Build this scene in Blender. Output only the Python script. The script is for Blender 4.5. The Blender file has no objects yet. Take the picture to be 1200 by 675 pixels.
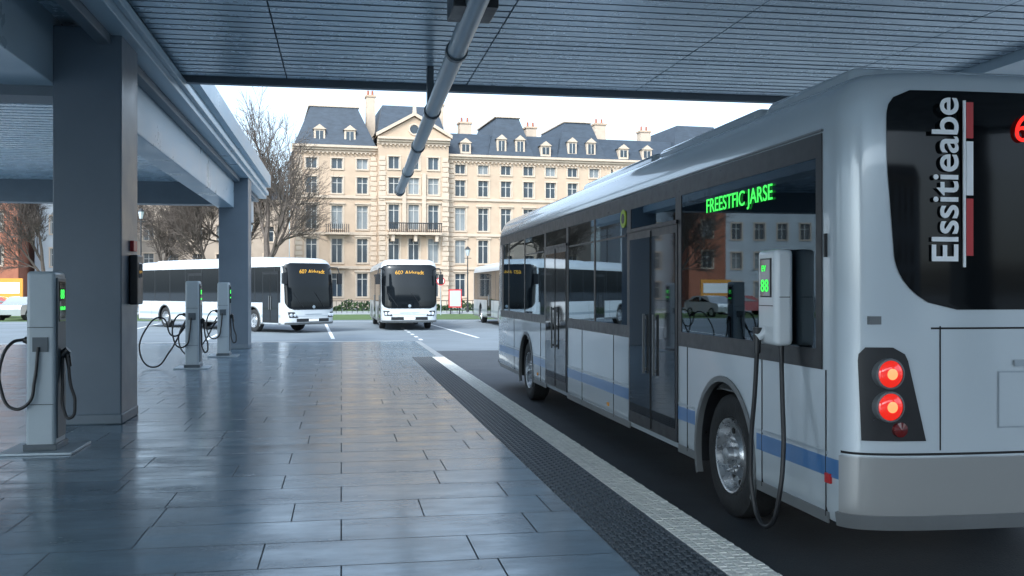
import bpy, math, random
from mathutils import Vector, Matrix
R=math.radians
random.seed(7)
scene=bpy.context.scene
COL=scene.collection

# ---------------------------------------------------------------- materials
def mat(name,col,rough=.5,metal=0.,var=.0,vscale=3.,bump=0.,bscale=20.,coat=0.,spec=.5,rvar=0.,emit=None,estr=0.,stretch=(1,1,1)):
    m=bpy.data.materials.new(name); m.use_nodes=True
    nt=m.node_tree; b=nt.nodes['Principled BSDF']
    b.inputs['Base Color'].default_value=(*col,1); b.inputs['Roughness'].default_value=rough
    b.inputs['Metallic'].default_value=metal; b.inputs['Specular IOR Level'].default_value=spec
    b.inputs['Coat Weight'].default_value=coat; b.inputs['Coat Roughness'].default_value=.05
    tc=nt.nodes.new('ShaderNodeTexCoord'); mp=nt.nodes.new('ShaderNodeMapping')
    mp.inputs['Scale'].default_value=stretch
    nt.links.new(tc.outputs['Object'],mp.inputs[0])
    if var>0 or rvar>0:
        n=nt.nodes.new('ShaderNodeTexNoise'); n.inputs['Scale'].default_value=vscale; n.inputs['Detail'].default_value=5; n.inputs['Roughness'].default_value=.65
        nt.links.new(mp.outputs[0],n.inputs['Vector'])
        if var>0:
            r=nt.nodes.new('ShaderNodeMapRange'); r.inputs[1].default_value=.25; r.inputs[2].default_value=.75
            r.inputs[3].default_value=1-var; r.inputs[4].default_value=1+var
            nt.links.new(n.outputs[0],r.inputs[0])
            mx=nt.nodes.new('ShaderNodeVectorMath'); mx.operation='SCALE'; mx.inputs[0].default_value=col
            nt.links.new(r.outputs[0],mx.inputs['Scale']); nt.links.new(mx.outputs[0],b.inputs['Base Color'])
        if rvar>0:
            r=nt.nodes.new('ShaderNodeMapRange'); r.inputs[1].default_value=.3; r.inputs[2].default_value=.7
            r.inputs[3].default_value=max(0.02,rough-rvar); r.inputs[4].default_value=rough+rvar
            nt.links.new(n.outputs[0],r.inputs[0]); nt.links.new(r.outputs[0],b.inputs['Roughness'])
    if bump>0:
        n2=nt.nodes.new('ShaderNodeTexNoise'); n2.inputs['Scale'].default_value=bscale; n2.inputs['Detail'].default_value=4
        nt.links.new(mp.outputs[0],n2.inputs['Vector'])
        bp=nt.nodes.new('ShaderNodeBump'); bp.inputs['Strength'].default_value=bump; bp.inputs['Distance'].default_value=.02
        nt.links.new(n2.outputs[0],bp.inputs['Height']); nt.links.new(bp.outputs[0],b.inputs['Normal'])
    if emit:
        b.inputs['Emission Color'].default_value=(*emit,1); b.inputs['Emission Strength'].default_value=estr
    return m

def tile_mat():
    m=mat('slate_paving',(.1,.13,.16),.3); nt=m.node_tree; b=nt.nodes['Principled BSDF']
    tc=nt.nodes.new('ShaderNodeTexCoord')
    br=nt.nodes.new('ShaderNodeTexBrick'); br.offset=.37; br.offset_frequency=2; br.squash=.72; br.squash_frequency=3
    br.inputs['Color1'].default_value=(.095,.15,.195,1); br.inputs['Color2'].default_value=(.17,.245,.30,1)
    br.inputs['Mortar'].default_value=(.02,.03,.04,1)
    br.inputs['Scale'].default_value=1; br.inputs['Mortar Size'].default_value=.006; br.inputs['Mortar Smooth'].default_value=.3
    br.inputs['Bias'].default_value=-.1; br.inputs['Brick Width'].default_value=1.35; br.inputs['Row Height'].default_value=.62
    nt.links.new(tc.outputs['Object'],br.inputs['Vector'])
    n=nt.nodes.new('ShaderNodeTexNoise'); n.inputs['Scale'].default_value=1.3; n.inputs['Detail'].default_value=8; n.inputs['Roughness'].default_value=.7
    mp=nt.nodes.new('ShaderNodeMapping'); mp.inputs['Scale'].default_value=(.8,2.2,1)
    nt.links.new(tc.outputs['Object'],mp.inputs[0]); nt.links.new(mp.outputs[0],n.inputs['Vector'])
    mr=nt.nodes.new('ShaderNodeMapRange'); mr.inputs[1].default_value=.3; mr.inputs[2].default_value=.7; mr.inputs[3].default_value=.62; mr.inputs[4].default_value=1.28
    nt.links.new(n.outputs[0],mr.inputs[0])
    sc=nt.nodes.new('ShaderNodeVectorMath'); sc.operation='SCALE'
    nt.links.new(br.outputs['Color'],sc.inputs[0]); nt.links.new(mr.outputs[0],sc.inputs['Scale']); nt.links.new(sc.outputs[0],b.inputs['Base Color'])
    rr=nt.nodes.new('ShaderNodeMapRange'); rr.inputs[1].default_value=.32; rr.inputs[2].default_value=.68; rr.inputs[3].default_value=.30; rr.inputs[4].default_value=.11
    nt.links.new(n.outputs[0],rr.inputs[0])
    ad=nt.nodes.new('ShaderNodeMath'); ad.operation='MULTIPLY_ADD'; ad.inputs[1].default_value=.5
    nt.links.new(br.outputs['Fac'],ad.inputs[0]); nt.links.new(rr.outputs[0],ad.inputs[2]); nt.links.new(ad.outputs[0],b.inputs['Roughness'])
    n2=nt.nodes.new('ShaderNodeTexNoise'); n2.inputs['Scale'].default_value=14; n2.inputs['Detail'].default_value=5
    nt.links.new(tc.outputs['Object'],n2.inputs['Vector'])
    h=nt.nodes.new('ShaderNodeMath'); h.operation='MULTIPLY_ADD'; h.inputs[1].default_value=-1.6
    nt.links.new(br.outputs['Fac'],h.inputs[0]); nt.links.new(n2.outputs[0],h.inputs[2])
    bp=nt.nodes.new('ShaderNodeBump'); bp.inputs['Strength'].default_value=.2; bp.inputs['Distance'].default_value=.005
    nt.links.new(h.outputs[0],bp.inputs['Height']); nt.links.new(bp.outputs[0],b.inputs['Normal'])
    b.inputs['Specular IOR Level'].default_value=.6; b.inputs['Specular Tint'].default_value=(.72,.88,1,1)
    return m

def glass_mat(name,tint,ior=1.7):
    m=bpy.data.materials.new(name); m.use_nodes=True; nt=m.node_tree; nt.nodes.remove(nt.nodes['Principled BSDF'])
    out=nt.nodes['Material Output']; t=nt.nodes.new('ShaderNodeBsdfTransparent'); t.inputs[0].default_value=(*tint,1)
    g=nt.nodes.new('ShaderNodeBsdfGlossy'); g.inputs['Roughness'].default_value=.015; g.inputs[0].default_value=(.68,.82,.92,1)
    f=nt.nodes.new('ShaderNodeFresnel'); f.inputs[0].default_value=ior
    mx=nt.nodes.new('ShaderNodeMixShader'); nt.links.new(f.outputs[0],mx.inputs[0]); nt.links.new(t.outputs[0],mx.inputs[1]); nt.links.new(g.outputs[0],mx.inputs[2])
    nt.links.new(mx.outputs[0],out.inputs[0]); return m

M={}
M['tile']=tile_mat()
M['asphalt']=mat('asphalt',(.05,.058,.066),.65,var=.25,vscale=1.2,bump=.4,bscale=60)
M['lot']=mat('asphalt_lot',(.17,.20,.225),.75,var=.2,vscale=.35,bump=.2,bscale=40)
M['kerb']=mat('kerb_stone',(.27,.29,.30),.7,var=.15,bump=.2)
M['tactile']=mat('tactile_dark',(.045,.058,.07),.4,var=.3,vscale=8,bump=.2,bscale=80)
M['sett']=mat('light_sett',(.80,.79,.73),.55,var=.2,vscale=9,bump=.3,bscale=60)
M['mark']=mat('road_paint',(.75,.77,.78),.6,var=.15,vscale=4)
M['grass']=mat('lawn',(.07,.12,.035),.95,var=.35,vscale=2.5,bump=.8,bscale=12)
M['conc']=mat('painted_steel_column',(.115,.15,.185),.36,var=.08,vscale=1.6,rvar=.08,bump=.03,bscale=30)
M['beam']=mat('beam_cladding',(.44,.55,.62),.33,var=.06,vscale=1.2,rvar=.08)
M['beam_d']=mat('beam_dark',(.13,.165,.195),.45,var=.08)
M['slat']=mat('ceiling_slat',(.56,.68,.76),.27,metal=.25,var=.08,vscale=1.3,rvar=.06)
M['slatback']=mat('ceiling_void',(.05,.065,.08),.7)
M['shadow_strip']=mat('ceiling_shadow_strip',(.12,.155,.185),.5)  # dark strips stand in for the shadow lines between ceiling slats
M['steel']=mat('brushed_steel',(.34,.40,.44),.38,metal=.6,var=.1,vscale=5,stretch=(1,.1,1))
M['black']=mat('black_plastic',(.012,.013,.015),.35,rvar=.08,vscale=9,var=.2)
M['rubber']=mat('tyre_rubber',(.016,.017,.018),.8,var=.35,vscale=9,bump=.25,bscale=40)
M['cable']=mat('cable_rubber',(.012,.013,.015),.45)
M['rim']=mat('wheel_alloy',(.55,.57,.59),.3,metal=.85,var=.2,vscale=14,rvar=.1)
M['gap']=mat('panel_gap',(.01,.011,.012),.8)
M['paint']=mat('bus_paint',(.50,.56,.60),.24,coat=.8,metal=.15,var=.012,vscale=.4)
M['paint_r']=mat('bus_paint_silver',(.30,.305,.30),.28,coat=.6,metal=.2,var=.015,vscale=.6)
M['white']=mat('bus_paint_white',(.53,.565,.59),.28,coat=.5,var=.02,vscale=.5)
M['bumper']=mat('bumper_grey',(.14,.15,.155),.4,var=.08,vscale=4,rvar=.06)
M['inside']=mat('bus_interior',(.30,.32,.33),.6)
M['seat']=mat('seat_fabric',(.05,.11,.2),.85,var=.3,vscale=20)
M['pole']=mat('grab_pole',(.6,.42,.03),.3)
M['blue']=mat('blue_stripe',(.05,.16,.36),.3,coat=.5,var=.04)
M['grey_stripe']=mat('grey_stripe',(.30,.35,.39),.3,coat=.5)
M['gloss']=mat('dark_glass',(.008,.011,.014),.03,spec=.8,coat=.2)
M['wind']=mat('windscreen_glass',(.006,.008,.010),.04,spec=.35)
M['rearglass']=mat('rear_glass',(.004,.005,.006),.07,spec=.25)
M['glass']=glass_mat('bus_glass',(.34,.41,.45),1.5)
M['led_g']=mat('led_green',(.02,.2,.03),.5,emit=(.06,1,.12),estr=1.2)
M['led_o']=mat('led_orange',(.3,.15,.02),.5,emit=(1,.58,.08),estr=1.0)
M['led_r']=mat('led_red',(.3,.01,.01),.5,emit=(1,.018,.008),estr=1.3)
M['tail']=mat('tail_lens',(.4,.01,.008),.12,emit=(1,.03,.015),estr=.75,coat=1)
M['tailhot']=mat('tail_core',(.8,.1,.05),.2,emit=(1,.16,.06),estr=3.0)
M['tailoff']=mat('tail_unlit',(.13,.006,.006),.1,coat=1)
M['lens']=mat('headlight_lens',(.6,.65,.7),.08,metal=.3,coat=1)
M['redp']=mat('red_paint',(.5,.025,.03),.35)
M['whitep']=mat('white_lettering',(.85,.87,.88),.45)
M['yel']=mat('yellow_green_sticker',(.45,.62,.04),.4)
M['chg']=mat('charger_grey',(.36,.42,.455),.35,var=.05,coat=.2)
M['chgd']=mat('charger_side',(.07,.09,.105),.4,var=.1)
M['chgw']=mat('charger_white',(.66,.70,.72),.3,coat=.4,var=.02)
M['cabin_fill']=mat('added_cabin_fill',(.8,.85,.9),.4,emit=(.75,.9,1),estr=3)  # added glow that brightens the bus cabin
M['stone']=mat('cream_stone',(.49,.365,.265),.85,var=.14,vscale=.5,bump=.1,bscale=6)
M['trim']=mat('stone_trim',(.53,.425,.33),.8,var=.12,vscale=1.5)
M['slate']=mat('slate_roof',(.040,.055,.075),.55,var=.3,vscale=1.4,bump=.4,bscale=8,stretch=(1,1,3))
M['wglass']=mat('window_glass',(.035,.05,.065),.06,spec=.6,var=.5,vscale=.4)
M['wglass2']=mat('window_glass_blind',(.20,.22,.23),.15,spec=.6,var=.3,vscale=.5)
M['wframe']=mat('window_frame',(.5,.48,.45),.6)
M['brick']=mat('red_brick',(.33,.12,.07),.85,var=.2,vscale=2)
M['offw']=mat('white_render',(.44,.48,.51),.85,var=.1,vscale=.6)
M['beige']=mat('beige_render',(.38,.31,.25),.85,var=.12,vscale=.6)
M['bark']=mat('bark',(.10,.08,.068),.95,var=.3,vscale=6)
M['hedge']=mat('hedge_leaf',(.035,.065,.02),.9,var=.5,vscale=5)
M['iron']=mat('dark_iron',(.02,.022,.025),.5)
M['carp']=mat('car_paint',(.45,.48,.5),.25,coat=1,metal=.4)
M['carr']=mat('car_paint_red',(.35,.02,.02),.25,coat=1)
M['signy']=mat('orange_sign',(.65,.27,.03),.5)

# ---------------------------------------------------------------- mesh builder
class MB:
    def __init__(s): s.v=[];s.f=[];s.m=[];s.mats=[]
    def mi(s,k):
        if k not in s.mats: s.mats.append(k)
        return s.mats.index(k)
    def face(s,pts,k):
        i=len(s.v); s.v+= [tuple(p) for p in pts]; s.f.append(tuple(range(i,i+len(pts)))); s.m.append(s.mi(k))
    def box(s,x0,x1,y0,y1,z0,z1,k,tx=0,ty=0):
        i=len(s.v); a=s.mi(k)
        s.v+=[(x0,y0,z0),(x1,y0,z0),(x1,y1,z0),(x0,y1,z0),(x0+tx,y0+ty,z1),(x1-tx,y0+ty,z1),(x1-tx,y1-ty,z1),(x0+tx,y1-ty,z1)]
        for q in((0,3,2,1),(4,5,6,7),(0,1,5,4),(1,2,6,5),(2,3,7,6),(3,0,4,7)): s.f.append(tuple(i+j for j in q)); s.m.append(a)
    def cyl(s,p0,p1,r0,r1=None,n=12,k='black',caps=True):
        r1=r0 if r1 is None else r1
        p0=Vector(p0);p1=Vector(p1);d=(p1-p0).normalized()
        u=d.orthogonal().normalized();w=d.cross(u)
        i=len(s.v);a=s.mi(k)
        for p,r in((p0,r0),(p1,r1)):
            for j in range(n):
                t=2*math.pi*j/n; s.v.append(tuple(p+u*r*math.cos(t)+w*r*math.sin(t)))
        for j in range(n): s.f.append((i+j,i+(j+1)%n,i+n+(j+1)%n,i+n+j)); s.m.append(a)
        if caps:
            s.f.append(tuple(i+n-1-j for j in range(n))); s.m.append(a)
            s.f.append(tuple(i+n+j for j in range(n))); s.m.append(a)
    def grid(s,rows,k,close=False):
        i=len(s.v);a=s.mi(k);n=len(rows[0])
        for r in rows: s.v+=[tuple(p) for p in r]
        for r in range(len(rows)-1):
            for c in range(n if close else n-1):
                c2=(c+1)%n
                s.f.append((i+r*n+c,i+r*n+c2,i+(r+1)*n+c2,i+(r+1)*n+c)); s.m.append(a)
    def lathe(s,c,axis,prof,n,k,sgn=1):
        rows=[]
        for a,r in prof:
            row=[]
            for j in range(n):
                t=2*math.pi*j/n
                if axis=='x': row.append((c[0]+a*sgn,c[1]+r*math.cos(t),c[2]+r*math.sin(t)))
                elif axis=='y': row.append((c[0]+r*math.cos(t),c[1]+a*sgn,c[2]+r*math.sin(t)))
                else: row.append((c[0]+r*math.cos(t),c[1]+r*math.sin(t),c[2]+a*sgn))
            rows.append(row)
        s.grid(rows,k,True)
    def mesh(s,name):
        me=bpy.data.meshes.new(name); me.from_pydata(s.v,[],s.f)
        for k in s.mats: me.materials.append(M[k])
        me.polygons.foreach_set('material_index',s.m); me.update()
        return me
    def obj(s,name,parent=None,smooth=0,bevel=0,fix=False):
        me=s.mesh(name)
        if fix or bevel:
            import bmesh
            bm=bmesh.new(); bm.from_mesh(me)
            bmesh.ops.remove_doubles(bm,verts=bm.verts,dist=.0001) if fix else None
            bmesh.ops.recalc_face_normals(bm,faces=bm.faces); bm.to_mesh(me); bm.free()
        o=bpy.data.objects.new(name,me); COL.objects.link(o)
        if parent: o.parent=parent
        if bevel:
            b=o.modifiers.new('b','BEVEL'); b.width=bevel; b.segments=3; b.limit_method='ANGLE'; b.angle_limit=R(40)
            smooth=smooth or 40
        if smooth:
            me.polygons.foreach_set('use_smooth',[True]*len(me.polygons)); me.set_sharp_from_angle(angle=R(smooth))
        return o
def empty(name,loc=(0,0,0),rz=0):
    e=bpy.data.objects.new(name,None); COL.objects.link(e); e.location=loc; e.rotation_euler=(0,0,rz); e.empty_display_size=.3; return e
def tube(name,pts,r,k,parent=None,res=3):
    c=bpy.data.curves.new(name,'CURVE'); c.dimensions='3D'; c.bevel_depth=r; c.bevel_resolution=res; c.resolution_u=10; c.use_fill_caps=True
    s=c.splines.new('BEZIER'); s.bezier_points.add(len(pts)-1)
    for p,b in zip(pts,s.bezier_points): b.co=p; b.handle_left_type=b.handle_right_type='AUTO'
    c.materials.append(M[k]); o=bpy.data.objects.new(name,c); COL.objects.link(o)
    if parent:o.parent=parent
    return o
def text(name,body,size,xa,ya,loc,k,parent,ext=.002,width=None,bold=0.,space=1.):
    c=bpy.data.curves.new(name,'FONT'); c.body=body; c.size=size; c.extrude=ext; c.offset=bold; c.space_character=space; c.materials.append(M[k])
    o=bpy.data.objects.new(name,c); COL.objects.link(o)
    x=Vector(xa);y=Vector(ya);z=x.cross(y)
    sx=1.
    if width:
        bpy.context.view_layer.update(); sx=width/max(o.dimensions.x,.01)
    m=Matrix((x*sx,y,z)).transposed().to_4x4(); m.translation=Vector(loc)
    o.parent=parent; o.matrix_local=m
    return o

# ---------------------------------------------------------------- ground
mb=MB(); mb.face([(-600,-300,-.15),(600,-300,-.15),(600,900,-.15),(-600,900,-.15)],'lot'); mb.obj('ground')
mb=MB(); mb.face([(2.6,-20,-.146),(16,-20,-.146),(16,30,-.146),(2.6,30,-.146)],'asphalt'); mb.obj('bus_lane')
mb=MB()
mb.box(-18,1.748,-20,33,-.145,0,'tile'); mb.obj('pavement')
mb=MB(); mb.box(1.748,2.40,25.2,33,-.145,-.0005,'tile'); mb.box(2.40,2.58,25.2,33,-.145,.002,'kerb'); mb.obj('pavement_edge')
mb=MB(); mb.box(1.75,2.26,-4,25.2,-.144,-.004,'tactile')
nx=9; dx=.51/nx; y=-1.
while y<25.15:
    for i in range(nx):
        x=1.752+i*dx
        if (i+int(round((y+1)/dx)))%2: mb.box(x+.006,x+dx-.006,y+.012,y+dx-.012,-.005,.008,'tactile',.008,.006)
        else: mb.box(x+.014,x+dx-.014,y+.004,y+dx-.004,-.005,.005,'tactile',.006,.008)
    y+=dx
mb.obj('tactile_paving')
mb=MB(); mb.box(2.262,2.575,-4,25.2,-.144,-.006,'kerb')
y=-1.
while y<25.12:
    for i in range(5):
        x=2.266+i*.0615; j=random.uniform(-.003,.003)
        mb.box(x+.003,x+.0585,y+.003,y+.0585,-.007,.004+j,'sett',.004,.004)
    y+=.0615
mb.obj('kerb_setts')
mb=MB()
def line(x0,y0,x1,y1,w):
    d=Vector((x1-x0,y1-y0)).normalized(); n=Vector((-d.y,d.x))*w/2
    mb.face([(x0-n.x,y0-n.y,-.142),(x1-n.x,y1-n.y,-.142),(x1+n.x,y1+n.y,-.142),(x0+n.x,y0+n.y,-.142)],'mark')
for X in (-9.5,-5.2,-.6,4.9,9.2): line(X+.3,38.,X-.3,57,.14)
line(-22,36.4,2.2,36.0,.16); line(-22,59,25,59,.2)
for i in range(6): line(2.9,36.5+i*2.2,2.9,37.5+i*2.2,.14)
mb.obj('road_markings')
mb=MB(); mb.face([(-60,62,-.145),(60,62,-.145),(60,76,-.145),(-60,76,-.145)],'grass')
mb.face([(-60,83,-.144),(60,83,-.144),(60,90,-.144),(-60,90,-.144)],'grass'); mb.obj('lawn')
mb=MB(); mb.box(-80,80,76.2,82.8,-.149,-.05,'kerb'); mb.obj('footpath')

# ---------------------------------------------------------------- canopy
YB=-5
can=empty('canopy')
mb=MB()
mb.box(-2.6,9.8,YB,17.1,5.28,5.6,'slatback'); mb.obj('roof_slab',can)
mb=MB(); y=YB+.1
while y<16.9:
    if y>3: 
        for xa,xb in((-2.55,-.9),(-.88,2.1),(2.12,5.1),(5.12,8.1),(8.12,9.75)):
            mb.box(xa,xb,y,y+.24,5.2+random.uniform(-.002,.002),5.27,'slat')
        mb.box(-2.55,9.75,y+.243,y+.263,5.194,5.275,'shadow_strip')
    else: mb.box(-2.55,9.75,y,y+.25,5.2,5.27,'slat')
    y+=.266
mb.obj('ceiling_slats',can,bevel=0)
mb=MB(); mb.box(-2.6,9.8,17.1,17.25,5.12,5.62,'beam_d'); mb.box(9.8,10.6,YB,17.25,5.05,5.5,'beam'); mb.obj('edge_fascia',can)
mb=MB()
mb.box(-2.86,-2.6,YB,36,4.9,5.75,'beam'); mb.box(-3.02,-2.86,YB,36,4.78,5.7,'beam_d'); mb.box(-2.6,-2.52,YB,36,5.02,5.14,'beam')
mb.box(-2.6,-2.45,17.25,36,5.3,5.72,'beam')
mb.obj('eaves_beam',can,bevel=.01)
mb=MB(); mb.box(-4.25,-3.55,YB,13.6,4.28,5.3,'beam'); mb.box(-3.5,-3.03,14.22,35.9,4.05,5.2,'beam')
mb.box(-3.54,-3.03,YB,14.1,5.1,5.35,'slat')
mb.obj('main_beam',can,bevel=.015)
mb=MB()
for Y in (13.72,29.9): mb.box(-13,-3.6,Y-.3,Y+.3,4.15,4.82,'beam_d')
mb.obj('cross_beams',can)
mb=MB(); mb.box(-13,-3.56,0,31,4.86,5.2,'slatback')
y=0.
while y<30.9: mb.box(-13,-3.56,y,y+.22,4.78,4.85,'slat'); y+=.3
mb.box(-13,-3.5,31,31.15,4.6,5.3,'beam'); mb.obj('side_ceiling',can)
mb=MB()
for i,(X,Y) in enumerate(((-3.55,13.2),(-3.45,29.4))):
    mb.box(X,X+.82,Y,Y+1.,.12,5.0,'conc'); mb.box(X-.012,X+.832,Y-.012,Y+1.012,0,.13,'beam_d')
mb.box(-3.55,-2.73,-4,-3,.0,5.0,'conc')
mb.box(8.4,9.2,-3,-2,-.15,5.2,'conc')
for Y in (13.2,29.4): mb.box(-12.8,-12.0,Y,Y+1,0,4.8,'conc')
mb.obj('columns',can,bevel=.018)
g=empty('hanging_gantry_pipe')
mb=MB(); mb.cyl((1.24,6.0,4.52),(1.5,26.1,4.25),.112,.105,20,'steel'); 
for t in (.27,.45,.62,.8,.98):
    p=Vector((1.24,6,4.52)).lerp(Vector((1.5,26.1,4.25)),t); mb.cyl(p-Vector((0,.05,0)),p+Vector((0,.05,0)),.13,.13,20,'chgd')
mb.cyl((1.5,26.08,4.25),(1.5,26.25,4.24),.12,.07,16,'black')
mb.obj('pipe',g,smooth=40)
mb=MB(); mb.box(1.06,1.50,9.5,10.1,4.42,4.8,'black'); mb.box(1.2,1.36,9.6,9.95,4.8,5.22,'chgd'); mb.box(1.33,1.43,15.6,15.8,4.45,5.22,'chgd'); mb.box(1.2,1.3,6.1,6.3,4.5,5.22,'chgd')
mb.cyl((1.14,9.48,4.62),(1.14,9.3,4.62),.06,.06,12,'black'); mb.obj('hanger_bracket',g,bevel=.01)
w=empty('wall_call_point')
mb=MB(); mb.box(-2.728,-2.62,13.62,14.0,1.5,2.15,'black'); mb.obj('housing',w,bevel=.02)
mb=MB(); mb.box(-2.728,-2.68,13.7,13.92,2.2,2.34,'redp'); mb.box(-2.62,-2.614,13.7,13.92,1.85,2.05,'gloss'); mb.obj('red_button_plate',w,bevel=.008)

# ---------------------------------------------------------------- bus
def bus(name,loc,rz,L,hero=False):
    P=empty(name,loc,rz); W=2.55; h=W/2
    zt=[.36,.38,.46,.62,1.1,1.34,2.0,2.6,2.86,2.93,3.0,3.07,3.14,3.2,3.24,3.26]
    sa=[.05,.02,.0,0,0,0,0,0,0,.008,.025,.055,.10,.18,.32,.6]
    ra=[.06,.02,.0,0,0,0,0.0,.01,.02,.028,.036,.05,.08,.15,.3,.6]
    fa=[.08,.03,0,0,.0,.01,.06,.13,.18,.21,.25,.31,.39,.52,.72,1.1]
    def ins(z,T):
        if z<=zt[0]: return T[0]
        for i in range(len(zt)-1):
            if z<=zt[i+1]:
                t=(z-zt[i])/(zt[i+1]-zt[i]); return T[i]+(T[i+1]-T[i])*t
        return T[-1]
    RB,RN,FB,FN=.35,4.,.55,3.
    def E(end,th,z,off=0):
        n=RN if end=='r' else FN; b=RB if end=='r' else FB
        s=math.sin(th); sx=math.copysign(abs(s)**(2/n),s); cy=abs(math.cos(th))**(2/n)
        x=h+(h-ins(z,sa)+off)*sx
        y=(b+ins(z,ra)-(b+off)*cy) if end=='r' else (L-b-ins(z,fa)+(b+off)*cy)
        return (x,y,z)
    def th_of(x,end):
        n=RN if end=='r' else FN; q=(x-h)/h; q=max(-1,min(1,q)); return math.copysign(math.asin(abs(q)**(n/2)),q)
    K=36
    key='paint' if hero else 'white'
    b=MB(); b.mi(key); b.mi('black'); b.mi('inside')
    rows=[]
    for z in zt:
        rows.append([E('r',-math.pi/2+math.pi*j/K,z) for j in range(K+1)]+[E('f',math.pi/2-math.pi*j/K,z) for j in range(K+1)])
    b.grid(rows,key,True)
    b.face(rows[-1],key); b.face(list(reversed(rows[0])),key)
    body=b.obj('body',P,fix=True)
    if hero: wy=(2.11,10.85)
    else: wy=(2.9,L-2.75)
    cut=[]
    c=MB(); c.mi(key); c.mi('black')
    for y in wy:
        for xa,xb in((-.2,.5),(W-.5,W+.2)): c.cyl((xa,y,.5),(xb,y,.5),.6,.6,40,'black')
    cut.append(c.obj('cut',P,fix=True))
    if hero:
        c=MB(); c.mi(key);c.mi('black');c.mi('inside'); c.box(.07,W-.07,.6,L-1.2,1.0,2.83,'inside'); cut.append(c.obj('cut2',P,fix=True))
        c=MB(); c.mi(key);c.mi('black'); c.box(-.2,W+.2,.47,L-1.0,1.42,2.76,'black'); cut.append(c.obj('cut3',P,fix=True))
    for c in cut:
        m=body.modifiers.new('b','BOOLEAN'); m.operation='DIFFERENCE'; m.object=c; m.solver='EXACT'
    bpy.context.view_layer.update()
    dg=bpy.context.evaluated_depsgraph_get()
    me=bpy.data.meshes.new_from_object(body.evaluated_get(dg)); body.modifiers.clear(); body.data=me
    for c in cut: bpy.data.objects.remove(c)
    me.polygons.foreach_set('use_smooth',[True]*len(me.polygons)); me.set_sharp_from_angle(angle=R(28))
    def patch(m,end,z0,z1,lim,off,k,nz=12,nt=28,fold=True):
        rows=[]
        zs=[z0+(z1-z0)*i/nz for i in range(nz+1)]
        for i,z in enumerate(zs):
            a,c=lim(z)
            r=[]
            for j in range(nt+1):
                x=a+(c-a)*j/nt; r.append(E(end,th_of(x,end),z,off))
            rows.append(r)
        if end=='f': rows=[list(reversed(r)) for r in rows]
        if fold:
            rows=[[ (p[0],p[1]+(off+.004)*(1 if end=='r' else -1),p[2]) for p in rows[0]]]+rows+[[ (p[0],p[1]+(off+.004)*(1 if end=='r' else -1),p[2]) for p in rows[-1]]]
        m.grid(rows,k)
    def capstrip(m,end,z0,z1,t0,t1,off,k,nz=6,nt=40,fold=True):
        rows=[[E(end,R(t0+(t1-t0)*j/nt),z0+(z1-z0)*i/nz,off) for j in range(nt+1)] for i in range(nz+1)]
        if fold:
            rows=[[E(end,R(t0+(t1-t0)*j/nt),z0,-.004) for j in range(nt+1)]]+rows+[[E(end,R(t0+(t1-t0)*j/nt),z1,-.004) for j in range(nt+1)]]
        if end=='f': rows=[list(reversed(r)) for r in rows]
        m.grid(rows,k)
    wm=MB()
    for y in wy:
        for x,sg in((.05,1),(W-.05,-1)):
            c0=(x,y,.5)
            wm.lathe(c0,'x',[(.28,.3),(.28,.45),(.24,.495),(.2,.5),(.06,.5),(.02,.487),(.0,.45),(-.004,.38),(.01,.325),(.03,.305)],48,'rubber',sg)
            wm.lathe(c0,'x',[(.03,.306),(.0,.30),(.005,.285),(.05,.275),(.09,.262),(.1,.2),(.07,.165),(.03,.15),(.02,.11),(.015,.075),(-.03,.065),(-.035,.0001)],48,'rim',sg)
            for q in range(10):
                t=2*math.pi*q/10
                a=(x+.02*sg,y+.128*math.cos(t),.5+.128*math.sin(t)); wm.cyl(a,(a[0]-.03*sg,a[1],a[2]),.014,.011,8,'rim')
                t+=.3; a=(x+.11*sg,y+.225*math.cos(t),.5+.225*math.sin(t)); wm.cyl(a,(a[0]-.022*sg,a[1],a[2]),.026,.026,10,'gap')
            o=-.012 if sg==1 else W+.012
            inn=[(o,y+.598*math.cos(math.pi*q/24),.5+.598*math.sin(math.pi*q/24)) for q in range(-3,28)]
            out=[(o,y+.645*math.cos(math.pi*q/24),.5+.645*math.sin(math.pi*q/24)) for q in range(-3,28)]
            i2=[(o+.05*sg,p[1],p[2]) for p in inn]; o2=[(o+.013*sg,p[1],p[2]) for p in out]
            wm.grid([i2,inn,out,o2],'bumper')
    wm.obj('wheels',P,smooth=35)
    sm=MB(); gl=MB()
    doors=((3.2,4.76),(7.75,9.19)) if hero else ((L-1.95,L-.75),(5.2,6.5))
    yb=.42; ye=L-.75 if hero else L-.6
    for sg in(1,-1):
        def X(a): return -a if sg==1 else W+a
        def bx(m,a0,a1,y0,y1,z0,z1,k): 
            xa,xb=sorted((X(a0),X(a1))); m.box(xa,xb,y0,y1,z0,z1,k)
        if hero:
            pil=[(.42,.5),(3.1,3.26),(4.7,4.84),(6.2,6.27),(7.66,7.79),(9.15,9.29),(10.9,10.97),(12.5,12.57),(L-1.1,L-.9)]
            bx(sm,-.02,.008,yb,ye,1.33,1.46,'black'); bx(sm,-.02,.008,yb,ye,2.70,2.85,'black')
            for a,c in pil: bx(sm,-.02,.0075,a,c,1.46,2.70,'black')
            for i in range(len(pil)-1): bx(gl,-.004,.003,pil[i][1]-.01,pil[i+1][0]+.01,1.45,2.71,'glass')
            for a,c in ((4.9,6.15),(6.33,7.6),(9.35,10.85)): bx(sm,-.01,.0065,a,c,2.42,2.44,'black')
            bx(sm,-.02,.016,yb-.01,ye,2.86,2.875,'bumper')
        else:
            bx(sm,-.02,.006,yb,ye,1.3,2.84,'gloss')
            for q in range(int((ye-yb)/1.5)+1): bx(sm,0,.008,yb+q*1.5,yb+q*1.5+.05,1.3,2.84,'black')
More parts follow.
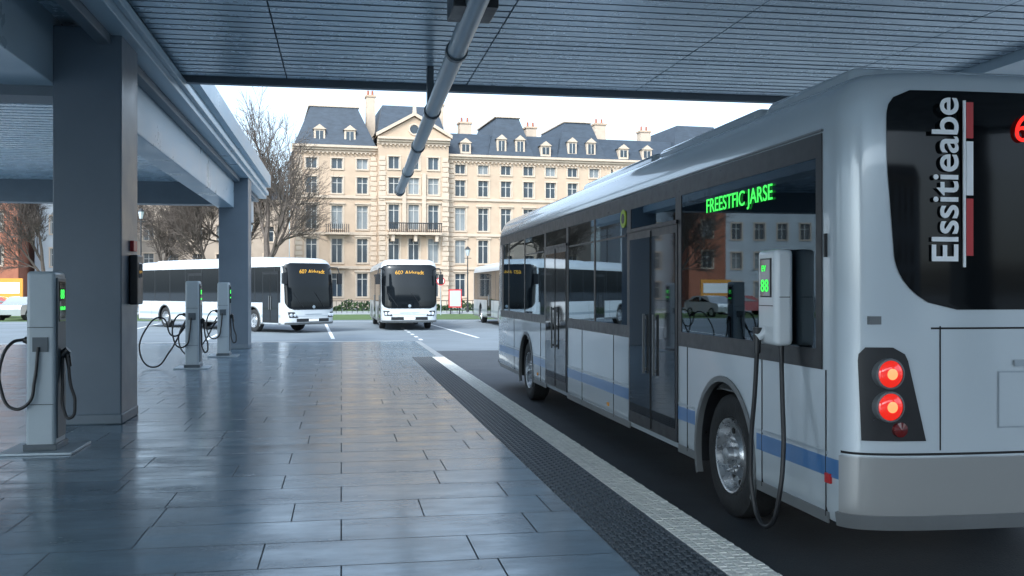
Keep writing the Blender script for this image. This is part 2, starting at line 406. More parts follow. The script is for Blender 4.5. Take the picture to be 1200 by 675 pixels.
        for a,c in doors:
            if sg==-1 and hero: continue
            top=2.45 if hero else 2.6
            bx(sm,-.02,.014,a,c,.44,top,'black')
            mid=(a+c)/2
            for u,v in((a+.05,mid-.03),(mid+.03,c-.05)):
                bx(sm,0,.018,u,v,.56,top-.08,'gloss')
                q=.22 if v<mid else -.22
                bx(sm,.03,.05,(u+v)/2-.012+q,(u+v)/2+.012+q,1.0,1.6,'bumper')
                for zz in (1.03,1.55): bx(sm,.01,.04,(u+v)/2-.01+q,(u+v)/2+.01+q,zz,zz+.03,'bumper')
            bx(sm,0,.022,mid-.012,mid+.012,.46,top-.02,'gap')
            bx(sm,0,.03,a-.02,c+.02,top,top+.035,'black')
        segs=[];edges=[RB]+[q for y in wy for q in(y-.66,y+.66)]+[L-.6]
        for i in range(0,len(edges),2): segs.append((edges[i],edges[i+1]))
        for u,v in segs:
            pts=[u]+[t for d in doors for t in d if u<t<v]+[v]
            if sg==-1 and hero: pts=[u,v]
            pts=sorted(pts)
            for i in range(0,len(pts)-1,2):
                if pts[i+1]-pts[i]>.05:
                    bx(sm,-.01,.004,pts[i],pts[i+1],.66,.78,'blue' if hero else 'grey_stripe')
                    if hero: bx(sm,-.01,.0035,pts[i],pts[i+1],.795,.815,'grey_stripe')
                    bx(sm,-.01,.003,pts[i],pts[i+1],.36,.43,'bumper')
        ys=[RB+.02,1.35,2.95,5.4,6.9,9.6,12.0] if hero else [1.6,4.5,7.2]
        for y in ys:
            if all(not(a<y<c) for a,c in doors) and all(abs(y-w0)>.62 for w0 in wy): bx(sm,-.01,.0046,y,y+.009,.40,1.33,'gap')
    sm.obj('side_trim',P)
    if hero: gl.obj('side_glass',P)
    rm=MB()
    def rl(z):
        q=.24+.05*max(0,min(1,(2.6-z)/.8)); z0=1.72
        t=max(0,1-(z-z0)/.34); d=.38*(1-math.sqrt(max(0,1-t*t)))
        t2=max(0,1-(3.07-z)/.12); d+=.12*(1-math.sqrt(max(0,1-t2*t2)))
        return (q+d,W-q-d)
    patch(rm,'r',1.72,3.07,rl,.008,'rearglass',30,44)
    if hero:
        capstrip(rm,'r',.4,.82,-78,78,.035,'paint_r',8,50)
        capstrip(rm,'r',.38,.47,-80,80,.05,'bumper',3,50)
        capstrip(rm,'r',.83,.845,-80,80,.002,'gap',1,50,False)
    else: capstrip(rm,'r',.4,.62,-78,78,.03,'bumper',3,50)
    for sg in(-1,1):
        def mx(x): return x if sg==-1 else W-x
        def tl(z):
            f=(1.49-z)/.57; a=.075+.02*f; c=.34+.13*f
            e=max(0,1-(1.49-z)/.08);a+=.04*(1-math.sqrt(1-e*e)); c-=.07*(1-math.sqrt(1-e*e))
            return tuple(sorted((mx(a),mx(c))))
        patch(rm,'r',.92,1.49,tl,.012,'black',14,20)
        for i,zc in enumerate((1.33,1.13)):
            xc=mx(.235); yc=E('r',th_of(xc,'r'),zc,.012)[1]
            rm.lathe((xc,yc,zc),'y',[(.03,.098),(-.022,.094),(-.026,.082)],32,'bumper',1)
            rm.lathe((xc,yc,zc),'y',[(-.02,.083),(-.034,.07),(-.042,.045),(-.044,.03)],32,'tail',1)
            rm.lathe((xc,yc,zc),'y',[(-.0442,.034),(-.047,.02),(-.048,.0001)],24,'tailhot',1)
        xc=mx(.3); yc=E('r',th_of(xc,'r'),.99,.012)[1]
        rm.lathe((xc,yc,.99),'y',[(.03,.05),(-.015,.045),(-.022,.0001)],24,'tailoff',1)
        f=lambda z:(mx(.56)-.005,mx(.56)+.005)
        patch(rm,'r',.86,1.62,f,.002,'gap',6,1,False)
    patch(rm,'r',1.6,1.612,lambda z:(.5,W-.5),.002,'gap',1,30,False)
    patch(rm,'r',.99,1.34,lambda z:(.94,W-.94),.004,'grey_stripe',4,16)
    patch(rm,'r',1.0,1.33,lambda z:(.95,W-.95),.008,'paint' if hero else 'whitep',4,16)
    patch(rm,'r',1.37,1.41,lambda z:(1.05,W-1.05),.015,'grey_stripe',2,16)
    rm.obj('rear_trim',P,smooth=35)
    fm=MB()
    def fl(z):
        t=max(0,1-(z-1.0)/.35); d=.3*(1-math.sqrt(max(0,1-t*t)))
        t2=max(0,1-(3.0-z)/.2); d+=.25*(1-math.sqrt(max(0,1-t2*t2)))
        return (.03+d,W-.03-d)
    patch(fm,'f',1.0,3.0,fl,.01,'wind',30,44)
    patch(fm,'f',.48,.62,lambda z:(.45,W-.45),.01,'black',3,30)
    capstrip(fm,'f',.37,.46,-75,75,.02,'bumper',2,40)
    patch(fm,'f',.72,.735,lambda z:(.3,W-.3),.004,'grey_stripe',1,30,False)
    patch(fm,'f',.80,.82,lambda z:(.85,W-.85),.015,'steel',1,10)
    patch(fm,'f',.5,.61,lambda z:(1.02,W-1.02),.02,'whitep',1,10)
    for sg in(-1,1):
        def lim(z):
            f=(z-.66)/.24; a=.10+.06*(1-f); c=.52-.16*f
            return (a,c) if sg==-1 else (W-c,W-a)
        patch(fm,'f',.66,.90,lim,.012,'black',6,16)
        for xx,r in((.22,.075),(.37,.07)):
            xc=xx if sg==-1 else W-xx; yc=E('f',th_of(xc,'f'),.77,.012)[1]
            fm.lathe((xc,yc,.77),'y',[(-.02,r),(.02,r),(.03,r*.6),(.033,.0001)],20,'lens')
    for x0,x1 in((.75,1.2),(1.8,2.25)):
        a=E('f',th_of(x0,'f'),1.1,.03); c=E('f',th_of(x1,'f'),1.75,.03); fm.cyl(a,c,.012,.008,6,'black')
    fm.obj('front_trim',P,smooth=35)
    if not hero:
        mm=MB()
        for sg in(-1,1):
            x0=.1 if sg==-1 else W-.1; xo=x0+sg*.26
            mm.cyl((x0,L-.75,2.85),(xo-.05*sg,L-.15,2.82),.025,.025,8,'black'); mm.cyl((xo-.05*sg,L-.15,2.82),(xo,L-.08,2.55),.025,.025,8,'black')
            mm.box(xo-.1,xo+.1,L-.15,L-.02,2.1,2.56,'black')
        mm.obj('mirrors',P,bevel=.03)
        yf=E('f',0,2.62,.02)[1]
        text('destination_sign','602 Aldstadt',.24,(-1,0,0),(0,.06,.998),(W-.62,yf-.01,2.56),'led_o',P,width=1.3)
        bm_=MB(); bm_.lathe((h,E('f',0,.98,.02)[1],1.12),'y',[(-.03,.07),(.012,.07),(.015,.0001)],20,'steel'); bm_.obj('badge',P)
    pm=MB()
    if hero:
        for a,c in ((.42,1.9),(1.93,4.6),(4.63,7.9)): pm.box(.17,W-.17,a,c,3.02,3.31,key,.09,.09)
        pm.box(.3,W-.3,8.2,11.4,3.1,3.29,key,.1,.1)
    else:
        for a,c in ((1.2,L*.45),(L*.5,L-2.6)): pm.box(.36,W-.36,a,c,3.1,3.31,key,.12,.12)
    pm.obj('roof_pods',P,bevel=.05)
    return P,E,th_of,W,h

hp,E,th_of,W,h=bus('city_bus',(3.05,5.55,-.15),0,14.25,True)
P=hp
im=MB()
im.box(.1,W-.1,.65,13.0,1.004,1.02,'bumper')
for y in [1.0+.82*i for i in range(14)]:
    for x in (.14,.6,1.55,2.0):
        if x<1 and (3.1<y<4.7 or 7.6<y<9.2): continue
        im.box(x,x+.42,y,y+.42,1.28,1.38,'seat'); im.box(x,x+.42,y-.1,y,1.32,2.0,'seat'); im.box(x+.18,x+.24,y,y+.4,1.0,1.28,'black')
for y in (3.0,4.9,6.4,7.6,9.4,11.2):
    im.cyl((.72,y,1.0),(.72,y,2.8),.018,.018,10,'pole'); im.cyl((1.8,y,1.0),(1.8,y,2.8),.018,.018,10,'pole')
im.cyl((.72,.8,2.5),(.72,12.6,2.5),.016,.016,8,'pole')
im.obj('interior',P,bevel=.02)
im=MB(); im.box(.9,1.1,.9,12.6,2.79,2.825,'cabin_fill'); im.box(1.5,1.7,.9,12.6,2.79,2.825,'cabin_fill'); im.obj('added_fill_strips',P)  # added emissive strips so the seats show through the glass
text('side_display','FREESTFIC JARSE',.165,(0,-1,0),(0,0,1),(-.014,2.46,2.49),'led_g',P,width=1.30)
yr=E('r',th_of(.56,'r'),2.4,.02)[1]
text('rear_lettering','Elssitieabe',.25,(0,0,1),(-1,0,0),(.665,yr-.008,2.0),'whitep',P,width=1.0,bold=.003)
rb=MB(); rb.box(.70,.715,yr-.016,yr-.006,1.98,3.0,'whitep'); rb.box(.72,.765,yr-.016,yr-.006,2.05,2.4,'redp'); rb.box(.72,.765,yr-.016,yr-.006,2.42,2.75,'whitep'); rb.box(.72,.765,yr-.016,yr-.006,2.77,2.99,'redp')
rb.obj('rear_bar_graphic',P)
text('route_number','62',.24,(1,0,0),(0,0,1),(1.045,E('r',th_of(1.1,'r'),2.8,.02)[1]-.01,2.76),'led_r',P)
sd=MB()
sd.cyl((-.004,4.98,2.62),(-.014,4.98,2.62),.1,.1,24,'yel'); sd.cyl((-.012,4.98,2.62),(-.017,4.98,2.62),.055,.055,20,'black')
sd.box(-.02,.0,.30,.36,.62,.68,'redp'); sd.box(-.018,0,.355,.375,2.05,2.2,'black')
sd.box(-.012,0,5.6,5.66,.5,.54,'signy'); sd.box(-.012,0,9.8,9.86,.5,.54,'signy')
xc=.16; yc=E('r',th_of(xc,'r'),1.7,.0)[1]
sd.box(.12,.2,yc-.012,yc+.03,1.63,1.68,'bumper')
sd.obj('side_fittings',P,smooth=30)
rs=MB()
rows=[[E('r',R(-90+38*j/12),z,.005) for j in range(13)] for z in(.66,.78)]; rs.grid(rows,'blue'); rs.obj('rear_stripe',P,smooth=40)

bus('parked_bus',(-8.34,55.25,-.15),R(-142.7),13.5)
bus('parked_bus',(4.15,57.4,-.15),R(-179.1),12.)
bus('parked_bus',(10.25,58.6,-.15),R(-179.1),12.)
bus('parked_bus',(15.4,59.6,-.15),R(-179.1),12.)

# ---------------------------------------------------------------- chargers
def charger(loc,extra=False):
    P=empty('ev_charging_station',loc)
    m=MB(); m.box(0,.29,0,.42,.03,1.885,'chg',.006,.01); m.obj('cabinet',P,bevel=.035)
    m=MB(); m.box(-.22,.5,-.18,.62,0,.028,'steel'); m.box(-.02,.31,-.02,.44,.028,.09,'chgd'); m.obj('base_plate',P,bevel=.006)
    m=MB(); m.box(.284,.302,.05,.37,.14,1.82,'chgd'); m.obj('side_panel',P,bevel=.01)
    m=MB(); m.box(.300,.308,.10,.33,1.36,1.78,'gloss'); m.box(.02,.27,-.004,.012,1.30,1.305,'gap'); m.box(.02,.27,-.004,.012,.5,.505,'gap')
    m.box(.07,.22,-.012,.012,1.05,1.2,'chgd'); m.obj('screen',P)
    text('screen_text','88',.14,(0,1,0),(0,0,1),(.311,.13,1.6),'led_g',P); text('screen_text_b','kWh 60',.055,(0,1,0),(0,0,1),(.311,.12,1.48),'led_g',P)
    m=MB(); m.cyl((.30,.2,1.0),(.37,.2,1.06),.045,.04,12,'black'); m.cyl((.35,.2,1.05),(.38,.2,.88),.03,.024,12,'black'); m.cyl((-.0,.2,1.14),(-.07,.2,1.17),.04,.035,12,'black'); m.obj('holsters',P,smooth=40)
    tube('cable_a',[(.37,.2,.9),(.40,.16,.7),(.46,.1,.5),(.42,.05,.35),(.36,.08,.42),(.33,.12,.7),(.31,.2,1.0)],.017,'cable',P)
    tube('cable_b',[(-.07,.2,1.17),(-.16,.1,1.14),(-.25,.05,.95),(-.24,.02,.66),(-.12,-.02,.47),(0.04,-.05,.52),(.10,-.04,.75),(.13,-.02,1.1)],.017,'cable',P)
    if extra: tube('cable_c',[(-.02,.2,1.0),(-.35,.15,.35),(-.65,.1,.04),(-.9,.05,.25),(-.78,.05,.9),(-.5,.1,1.1),(-.25,.15,.7),(-.01,.2,.9)],.018,'cable',P)
    return P
charger((-3.22,11.0,0)); charger((-3.3,22.2,0),True); charger((-3.1,26.1,0),True)

P=empty('wall_charging_unit',(2.9,6.35,1.31))
m=MB(); m.box(0,.135,0,.3,.0,.66,'chgw'); m.obj('housing',P,bevel=.035)
m=MB(); m.box(-.006,.02,.06,.24,.33,.60,'black'); m.obj('display_bezel',P,bevel=.004)
m=MB(); m.box(-.009,0,.07,.23,.34,.59,'gloss'); m.box(.03,.105,-.004,.01,.33,.335,'gap'); m.box(-.004,.02,.04,.26,.27,.275,'gap'); m.obj('display',P)
text('led_text','EV',.06,(0,-1,0),(0,0,1),(-.011,.2,.51),'led_g',P); text('led_text_b','88',.12,(0,-1,0),(0,0,1),(-.011,.215,.37),'led_g',P,width=.12)
m=MB(); m.cyl((.02,.2,.1),(-.05,.2,.05),.04,.035,14,'chgw'); m.cyl((-.04,.2,.12),(-.045,.2,-.06),.032,.024,14,'black'); m.cyl((.07,.06,.02),(.07,.06,-.08),.022,.018,12,'black'); m.obj('plug_holster',P,smooth=40)
tube('charging_cable',[(-.045,.2,-.04),(-.05,.22,-.3),(-.06,.27,-.75),(-.06,.24,-1.05),(-.05,.12,-1.22),(-.04,-.02,-1.2),(-.02,-.10,-1.0),(.02,-.08,-.7),(.05,0,-.35),(.07,.06,-.06)],.0165,'cable',P)

# ---------------------------------------------------------------- buildings
def facade(m,x0,x1,z0,z1,yf,cols,rows,wall,trim=True,ww=1.1,blind=.25,rev=.22,archrow=()):
    xs=[x0]
    for c in cols: xs+=[c-ww/2,c+ww/2]
    xs.append(x1); zs=[z0]
    for a,b in rows: zs+=[a,b]
    zs.append(z1)
    for i in range(len(xs)-1):
        for j in range(len(zs)-1):
            a,b,c,d=xs[i],xs[i+1],zs[j],zs[j+1]
            if b-a<.001 or d-c<.001: continue
            if i%2 and j%2:
                y2=yf+rev; g='wglass2' if random.random()<blind else 'wglass'
                m.face([(a,y2,c),(b,y2,c),(b,y2,d),(a,y2,d)],g)
                m.face([(a,yf,c),(a,yf,d),(a,y2,d),(a,y2,c)],wall); m.face([(b,yf,c),(b,y2,c),(b,y2,d),(b,yf,d)],wall)
                m.face([(a,yf,d),(b,yf,d),(b,y2,d),(a,y2,d)],wall); m.face([(a,yf,c),(a,y2,c),(b,y2,c),(b,yf,c)],wall)
                mid=(a+b)/2
                m.box(mid-.04,mid+.04,y2-.06,y2-.005,c,d,'wframe'); m.box(a,a+.07,y2-.06,y2-.005,c,d,'wframe'); m.box(b-.07,b,y2-.06,y2-.005,c,d,'wframe')
                if d-c>1.5:
                    m.box(a+.07,mid-.04,y2-.05,y2-.005,d-.6,d-.54,'wframe')
                    m.box(mid+.04,b-.07,y2-.05,y2-.005,d-.6,d-.54,'wframe')
                if trim:
                    m.box(a-.14,b+.14,yf-.1,yf+.02,c-.16,c-.01,'trim')
                    m.box(a-.16,a-.01,yf-.05,yf+.02,c,d,'trim'); m.box(b+.01,b+.16,yf-.05,yf+.02,c,d,'trim')
                    if d-c>1.9: m.box(a-.24,b+.24,yf-.18,yf+.02,d+.16,d+.30,'trim')
                    m.box(a-.17,b+.17,yf-.07,yf+.02,d+.01,d+.15,'trim')
                if j//2 in archrow:
                    n=8; r=ww/2
                    prev=None
                    for q in range(n+1):
                        t=math.pi*q/n; p=(mid+(r+.12)*math.cos(t),d-.35+ (r+.0)*math.sin(t)*.9)
                        if prev: m.face([(prev[0],yf-.06,prev[1]),(p[0],yf-.06,p[1]),(p[0],yf-.06,max(p[1],d)+.001+.3),(prev[0],yf-.06,max(prev[1],d)+.301)],'trim')
                        prev=p
            else: m.face([(a,yf,c),(b,yf,c),(b,yf,d),(a,yf,d)],wall)
B=empty('historic_town_hall',(-4.5,100.2,-.15),R(4.8))
rowsA=[(1.2,3.5),(4.6,6.95),(7.95,10.25),(11.5,13.1),(13.95,14.95)]
m=MB()
facade(m,0,8.1,0,16.1,0,[1.6,4.1,6.6],rowsA,'stone',archrow=(1,))
facade(m,8.1,15.2,0,17.0,-.9,[9.65,11.65,13.65],[(1.2,3.5),(4.6,7.0),(7.95,10.4),(11.5,13.1),(14.0,15.2)],'stone',archrow=(1,2))
facade(m,15.2,54,0,15.6,0,[16.6+2.42*i for i in range(15)],rowsA[:4]+[(13.8,14.7)],'stone',archrow=(1,))
m.box(8.1,8.102,-.9,0.3,0,17,'stone'); m.box(15.198,15.2,-.9,.3,0,17,'stone')
m.box(0,54,.35,14,0,15.55,'stone'); m.box(-.002,.0,0,.35,0,16.1,'stone')
m.obj('walls',B)
m=MB()
for x0,x1,yf,zc in((-.3,8.09,0,16.1),(8.0,15.3,-.9,17.0),(15.22,54.3,0,15.6)):
    for i,(o,a,b) in enumerate(((.12,-.55,-.35),(.32,-.34,-.12),(.55,-.11,.12))): m.box(x0-.0,x1+.0,yf-o,yf+.3,zc+a,zc+b,'trim')
    for z,o in((3.95,.16),(7.35,.14),(11.0,.16)): m.box(x0+.1,x1-.1,yf-o,yf+.02,z,z+.28,'trim')
    m.box(x0+.15,x1-.15,yf-.1,yf+.02,0,.7,'trim')
    x=x0+.4
    while x<x1-.3: m.box(x,x+.16,yf-.28,yf+.02,zc-.70,zc-.56,'trim'); x+=.42
for x,yf in((.0,0),(7.35,0),(8.1,-.9),(14.5,-.9),(15.25,0),(33.2,0)):
    z=.8;i=0
    while z<15: m.box(x+(.0 if i%2 else .08),x+.72-(0 if i%2 else .08),yf-.08,yf+.01,z,z+.42,'trim'); z+=.5;i+=1
for x in (10.65,12.65): m.box(x-.2,x+.2,-1.15,-.88,7.7,13.6,'trim')
m.obj('cornices_and_quoins',B)
m=MB()
m.face([(8.0,-1.15,17.14),(15.3,-1.15,17.14),(11.65,-1.15,19.2)],'stone')
for s in(-1,1):
    a=Vector((11.65+s*3.85,0,17.12)); b=Vector((11.65,0,19.3))
    m.face([(a.x,-1.45,a.z),(b.x,-1.45,b.z),(b.x,-1.45,b.z+.34),(a.x,-1.45,a.z+.34)],'trim'); m.face([(a.x,-1.45,a.z),(b.x,-1.45,b.z),(b.x,1,b.z),(a.x,1,a.z)],'trim')
    m.face([(a.x,-1.45,a.z+.34),(b.x,-1.45,b.z+.34),(b.x,3,b.z+.34),(a.x,3,a.z+.34)],'slate')
m.lathe((11.65,-1.15,17.95),'y',[(0,.62),(-.12,.6),(-.12,.45),(-.02,.44)],24,'trim'); m.lathe((11.65,-1.15,17.95),'y',[(-.03,.44),(-.03,.0001)],24,'wglass')
m.box(11.45,11.85,-1.4,-1.1,19.5,20.3,'trim',.06,.06)
m.obj('pediment',B)
m=MB()
m.box(9.0,14.3,-2.0,-.9,7.35,7.6,'trim')
for i in range(27): m.box(9.05+i*.2,9.12+i*.2,-1.97,-1.9,7.6,8.45,'iron')
m.box(9.0,14.35,-2.0,-1.86,8.45,8.55,'iron')
for x in(9.3,11.55,13.7): m.box(x,x+.3,-1.8,-.9,6.7,7.35,'trim',0,.0)
m.box(2.9,5.3,-.8,0,7.35,7.55,'trim')
for i in range(12): m.box(2.95+i*.2,3.02+i*.2,-.77,-.7,7.55,8.4,'iron')
m.box(3.1,5.1,-.8,0,4.0,4.2,'trim')
m.obj('balconies',B)
m=MB()
m.box(-.1,8.0,.0,13,16.2,20.4,'slate',1.7,2.0); m.box(8.0,15.4,.4,13,17.1,20.9,'slate',.9,2.0); m.box(15.35,54,.1,13,15.7,18.2,'slate',.6,1.8)
m.box(19.5,24.5,-.05,12,15.75,20.0,'slate',1.3,1.6); m.box(27,32.5,-.05,12,15.75,19.8,'slate',1.3,1.6); m.box(40,47,-.05,12,15.75,20,'slate',1.3,1.6)
m.box(1.4,6.5,1.9,11,20.4,20.52,'trim'); m.box(20.6,23.4,1.4,10.5,20.0,20.12,'trim'); m.box(28.2,31.3,1.4,10.5,19.8,19.92,'trim')
m.obj('slate_roofs',B)
m=MB()
def dorm(x,y,z,w=1.1,hh=1.35):
    m.box(x-w/2,x+w/2,y,y+2.2,z,z+hh,'trim'); m.box(x-w/2+.18,x+w/2-.18,y-.02,y+.05,z+.2,z+hh-.15,'wglass'); m.box(x-.03,x+.03,y-.05,y-.01,z+.2,z+hh-.15,'wframe')
    m.face([(x-w/2-.12,y-.12,z+hh),(x+w/2+.12,y-.12,z+hh),(x,y-.12,z+hh+.5)],'trim')
    m.face([(x-w/2-.12,y-.12,z+hh),(x,y-.12,z+hh+.5),(x,y+2.4,z+hh+.5),(x-w/2-.12,y+2.4,z+hh)],'slate'); m.face([(x+w/2+.12,y-.12,z+hh),(x,y-.12,z+hh+.5),(x,y+2.4,z+hh+.5),(x+w/2+.12,y+2.4,z+hh)],'slate')
for x in(2.4,5.4): dorm(x,.35,16.5)
for x in(17.2,25.8,34.5,37.2,50): dorm(x,.2,15.9,1.1,1.1)
for x in(21,23,28.7,30.8,42,45): dorm(x,.15,16.1,1.0,1.4)
m.obj('dormers',B)
m=MB()
for x,y,z,w in((7.9,4,22.0,.9),(18.2,5,19.8,1.3),(25.6,5,19.6,1.2),(33.6,5,20.3,1.3),(15.6,6,21.8,.8),(39,5,19.7,1.2)):
    m.box(x-w/2,x+w/2,y,y+1.2,15.8,z,'trim'); m.box(x-w/2-.1,x+w/2+.1,y-.1,y+1.3,z,z+.2,'stone')
    for q in(-.25,.25): m.cyl((x+q*w,y+.6,z+.2),(x+q*w,y+.6,z+.75),.14,.11,8,'brick')
m.obj('chimneys',B)

def house(name,loc,rz,w,hgt,wall,d=10,sp=2.6,st=3.2,roof='slate',rh=2.2):
    H=empty(name,loc,rz); m=MB()
    n=int((w-1)/sp); off=(w-(n-1)*sp)/2
    rows=[(1.0+st*i,2.7+st*i) for i in range(int(hgt/st))]
    facade(m,0,w,0,hgt,0,[off+sp*i for i in range(n)],rows,wall,trim=True,ww=1.1)
    m.box(0,w,.3,d,0,hgt-.01,wall); m.obj('walls',H)
    m=MB(); m.box(-.25,w+.25,-.3,d+.2,hgt,hgt+.3,'trim'); m.box(-.1,w+.1,-.1,d,hgt+.3,hgt+.3+rh,roof,.9,min(2.5,w*.3)); m.box(w*.3,w*.3+1,3,4,hgt,hgt+rh+1.4,'brick'); m.obj('roof',H)
house('brick_apartment_building',(-33.6,99,-.15),R(6),3.9,13.4,'brick',roof='brick',rh=.6,sp=1.5)
house('white_apartment_building',(-29.6,104,-.15),R(2),5.9,14.2,'offw',sp=1.9,rh=.4)
house('beige_apartment_building',(-23.4,116,-.15),R(3),17.5,11.8,'beige')
house('rendered_apartment_building',(-72,101,-.15),R(3),37.5,12,'offw')
house('long_apartment_building',(60,110,-.15),R(-8),40,15,'beige')
house('station_building',(22,-42,-.15),R(180),50,9,'offw',st=3)

# ---------------------------------------------------------------- trees
def bare_tree(loc,H,seed,spread=.55):
    rnd=random.Random(seed); m=MB()
    def br(p,d,l,r,lev):
        q=p; dd=d; ns=3 if lev<3 else 2
        for i in range(ns):
            dd=(dd+Vector((rnd.uniform(-.16,.16),rnd.uniform(-.16,.16),rnd.uniform(-.02,.12)))).normalized()
            e=q+dd*l/ns; r0=r*(1-.35*i/ns); r1=r*(1-.35*(i+1)/ns)
            m.cyl(q,e,max(r0,.012),max(r1,.011),6 if lev<2 else 3,'bark',False)
            if lev<6 and (i>0 or lev>0):
                for k in range(2):
                    u=dd.orthogonal().normalized(); u.rotate(Matrix.Rotation(rnd.uniform(0,6.28),3,dd))
                    nd=(dd+u*rnd.uniform(.45,1.0)*spread*1.5).normalized()
                    if rnd.random()<.74: br(e,nd,l*rnd.uniform(.5,.78),r1*.62,lev+1)
            q=e
        if lev<6: br(q,dd,l*.72,r*.62,lev+1)
    br(Vector((0,0,0)),Vector((0,0,1)),H*.30,H*.018,0)
    o=m.obj('bare_tree'); o.location=loc; return o
for i,(x,y,H) in enumerate(((-5.9,87,20.5),(-11,92,14),(-16.5,95,13),(-25,90,14),(-8.5,94,18.5))): bare_tree((x,y,-.15),H,i+3)

m=MB(); rnd=random.Random(5)
for i in range(3500):
    x=rnd.uniform(-6,34); y=91+rnd.uniform(-.6,.6); hh=.45+.2*math.sin(x*1.3)+.12*math.sin(x*3.1); z=-.15+rnd.random()*hh*1.4
    p=Vector((x,y,z)); a=Vector((rnd.gauss(0,1),rnd.gauss(0,1),rnd.gauss(0,1))).normalized()*.15; b=a.orthogonal().normalized()*.12
    m.face([p-a,p+b,p+a,p-b],'hedge')
m.obj('hedge')
m=MB()
for i in range(150): m.box(-24+i*.4,-23.96+i*.4,76.5,76.54,-.15,.85,'iron')
m.box(-24,36,76.5,76.54,.85,.9,'iron'); m.obj('railing_fence')
def lamp(loc,H=5.2):
    m=MB(); m.cyl((0,0,0),(0,0,.8),.14,.08,10,'iron'); m.cyl((0,0,.8),(0,0,H-.6),.06,.04,8,'iron'); m.cyl((0,0,H-.6),(0,0,H-.1),.12,.22,6,'lens'); m.cyl((0,0,H-.1),(0,0,H+.15),.26,.04,6,'iron')
    m.cyl((-.3,0,H-.8),(.3,0,H-.8),.025,.025,6,'iron'); o=m.obj('street_lamp'); o.location=loc
lamp((10.0,79.4,-.15)); lamp((-7,80,-.15),7); lamp((22,84,-.15)); lamp((-14,74,-.15),7.5)
m=MB(); m.box(-.5,.5,-.12,.12,.5,1.9,'redp'); m.box(-.42,.42,-.135,-.12,.6,1.8,'offw'); m.cyl((-.35,0,0),(-.35,0,.5),.04,.04,8,'iron'); m.cyl((.35,0,0),(.35,0,.5),.04,.04,8,'iron'); o=m.obj('notice_board'); o.location=(8.6,76,-.15)
m=MB(); m.cyl((0,0,0),(0,0,2.6),.035,.035,8,'steel'); m.cyl((0,-.03,2.5),(0,-.05,2.5),.32,.32,20,'redp'); m.cyl((0,-.05,2.5),(0,-.055,2.5),.24,.24,20,'whitep'); o=m.obj('traffic_sign'); o.location=(7.2,73,-.15)
m=MB(); m.box(-1.3,1.3,-.1,.1,.9,2.7,'signy'); m.box(-1.2,-1.1,-.05,.05,0,.9,'iron'); m.box(1.1,1.2,-.05,.05,0,.9,'iron'); m.box(-1.1,1.1,-.12,-.1,1.6,2.4,'whitep'); o=m.obj('billboard'); o.location=(-24.3,78,-.15)
def bench(loc):
    m=MB()
    for i in range(4): m.box(-.9,.9,-.25+i*.13,-.15+i*.13,.43,.47,'bark')
    for i in range(3): m.box(-.9,.9,.28,.32,.55+i*.14,.65+i*.14,'bark')
    for x in(-.8,.8): m.box(x-.03,x+.03,-.25,.32,0,.43,'iron'); m.box(x-.03,x+.03,.32,.36,0,1.,'iron')
    o=m.obj('park_bench'); o.location=loc
bench((3.5,78,-.05)); bench((6.,78,-.05))
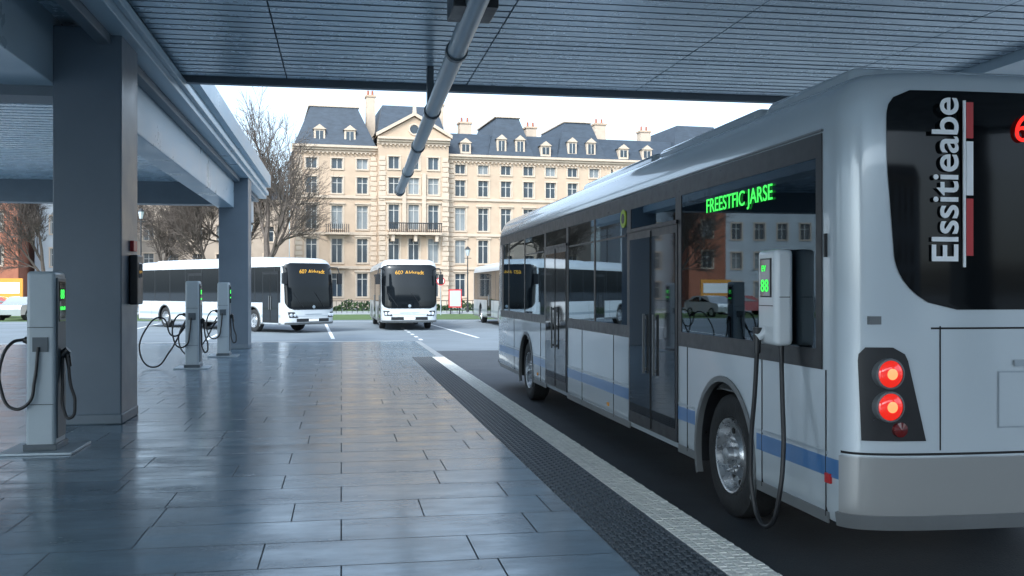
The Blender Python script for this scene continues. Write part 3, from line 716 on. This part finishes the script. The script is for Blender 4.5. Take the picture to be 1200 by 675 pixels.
def car(loc,rz,paint='carp'):
    C=empty('parked_car',loc,rz); m=MB()
    prof=[(-2.15,.35),(-2.2,.7),(-2.1,.92),(-1.2,1.0),(-.6,1.42),(.6,1.46),(1.35,1.38),(1.95,1.0),(2.15,.95),(2.2,.6),(2.12,.32)]
    rows=[]
    for y in (-.86,-.8,.8,.86):
        rows.append([(x,y*(1 if z<1.02 else .82),z) for x,z in prof])
    m.grid(rows,paint)
    m.face(list(reversed(rows[0])),paint); m.face(rows[-1],paint)
    m.obj('body',C,smooth=30,fix=True)
    m=MB()
    for s in(-1,1):
        y=.80*s
        m.face([(-1.05,y*1.04,1.04),(1.6,y*1.04,1.04),(1.25,y*.9,1.36),(-.55,y*.9,1.38)],'gloss')
        m.box(.15,.22,min(y*1.02,y*.9),max(y*1.045,y*.9),1.02,1.38,paint)
        for x in(-1.35,1.35):
            m.cyl((x,.68*s,.32),(x,.88*s,.32),.32,.32,24,'rubber'); m.cyl((x,.88*s,.32),(x,.89*s,.32),.2,.2,16,'rim')
    m.box(-2.22,-2.16,-.7,-.4,.66,.8,'lens'); m.box(-2.22,-2.16,.4,.7,.66,.8,'lens'); m.obj('glazing_and_wheels',C)
car((-19.3,66,-.15),R(78)); car((-23.2,70,-.15),R(5),'carr'); car((-27.5,67,-.15),R(70))

# ---------------------------------------------------------------- world, sun, camera
w=bpy.data.worlds.new('World'); scene.world=w; w.use_nodes=True; nt=w.node_tree
bg=nt.nodes['Background']; sky=nt.nodes.new('ShaderNodeTexSky'); sky.sky_type='NISHITA'; sky.sun_disc=False
sky.sun_elevation=R(42); sky.sun_rotation=R(212); sky.air_density=1.0; sky.dust_density=4; sky.ozone_density=1
hs=nt.nodes.new('ShaderNodeHueSaturation'); hs.inputs['Saturation'].default_value=.42; hs.inputs['Value'].default_value=2.75
tn=nt.nodes.new('ShaderNodeVectorMath'); tn.operation='MULTIPLY'; tn.inputs[1].default_value=(.84,.99,1.12)
nt.links.new(sky.outputs[0],hs.inputs['Color']); nt.links.new(hs.outputs[0],tn.inputs[0]); nt.links.new(tn.outputs[0],bg.inputs[0]); bg.inputs[1].default_value=.15
sl=bpy.data.lights.new('sun','SUN'); sl.energy=1.5; sl.angle=R(8); sl.color=(1,.9,.78)
so=bpy.data.objects.new('sun',sl); COL.objects.link(so)
az=R(212); el=R(42); sd_=Vector((math.sin(az)*math.cos(el),math.cos(az)*math.cos(el),math.sin(el)))
so.rotation_euler=(-sd_).to_track_quat('-Z','Y').to_euler()
cam=bpy.data.cameras.new('camera'); cam.lens=35; cam.sensor_width=36; cam.clip_end=2000; cam.clip_start=.05
co=bpy.data.objects.new('camera',cam); COL.objects.link(co); co.location=(0,0,1.69); co.rotation_euler=(R(90.12),0,R(-9.73)); scene.camera=co
scene.view_settings.view_transform='Standard'; scene.view_settings.look='None'; scene.view_settings.exposure=0
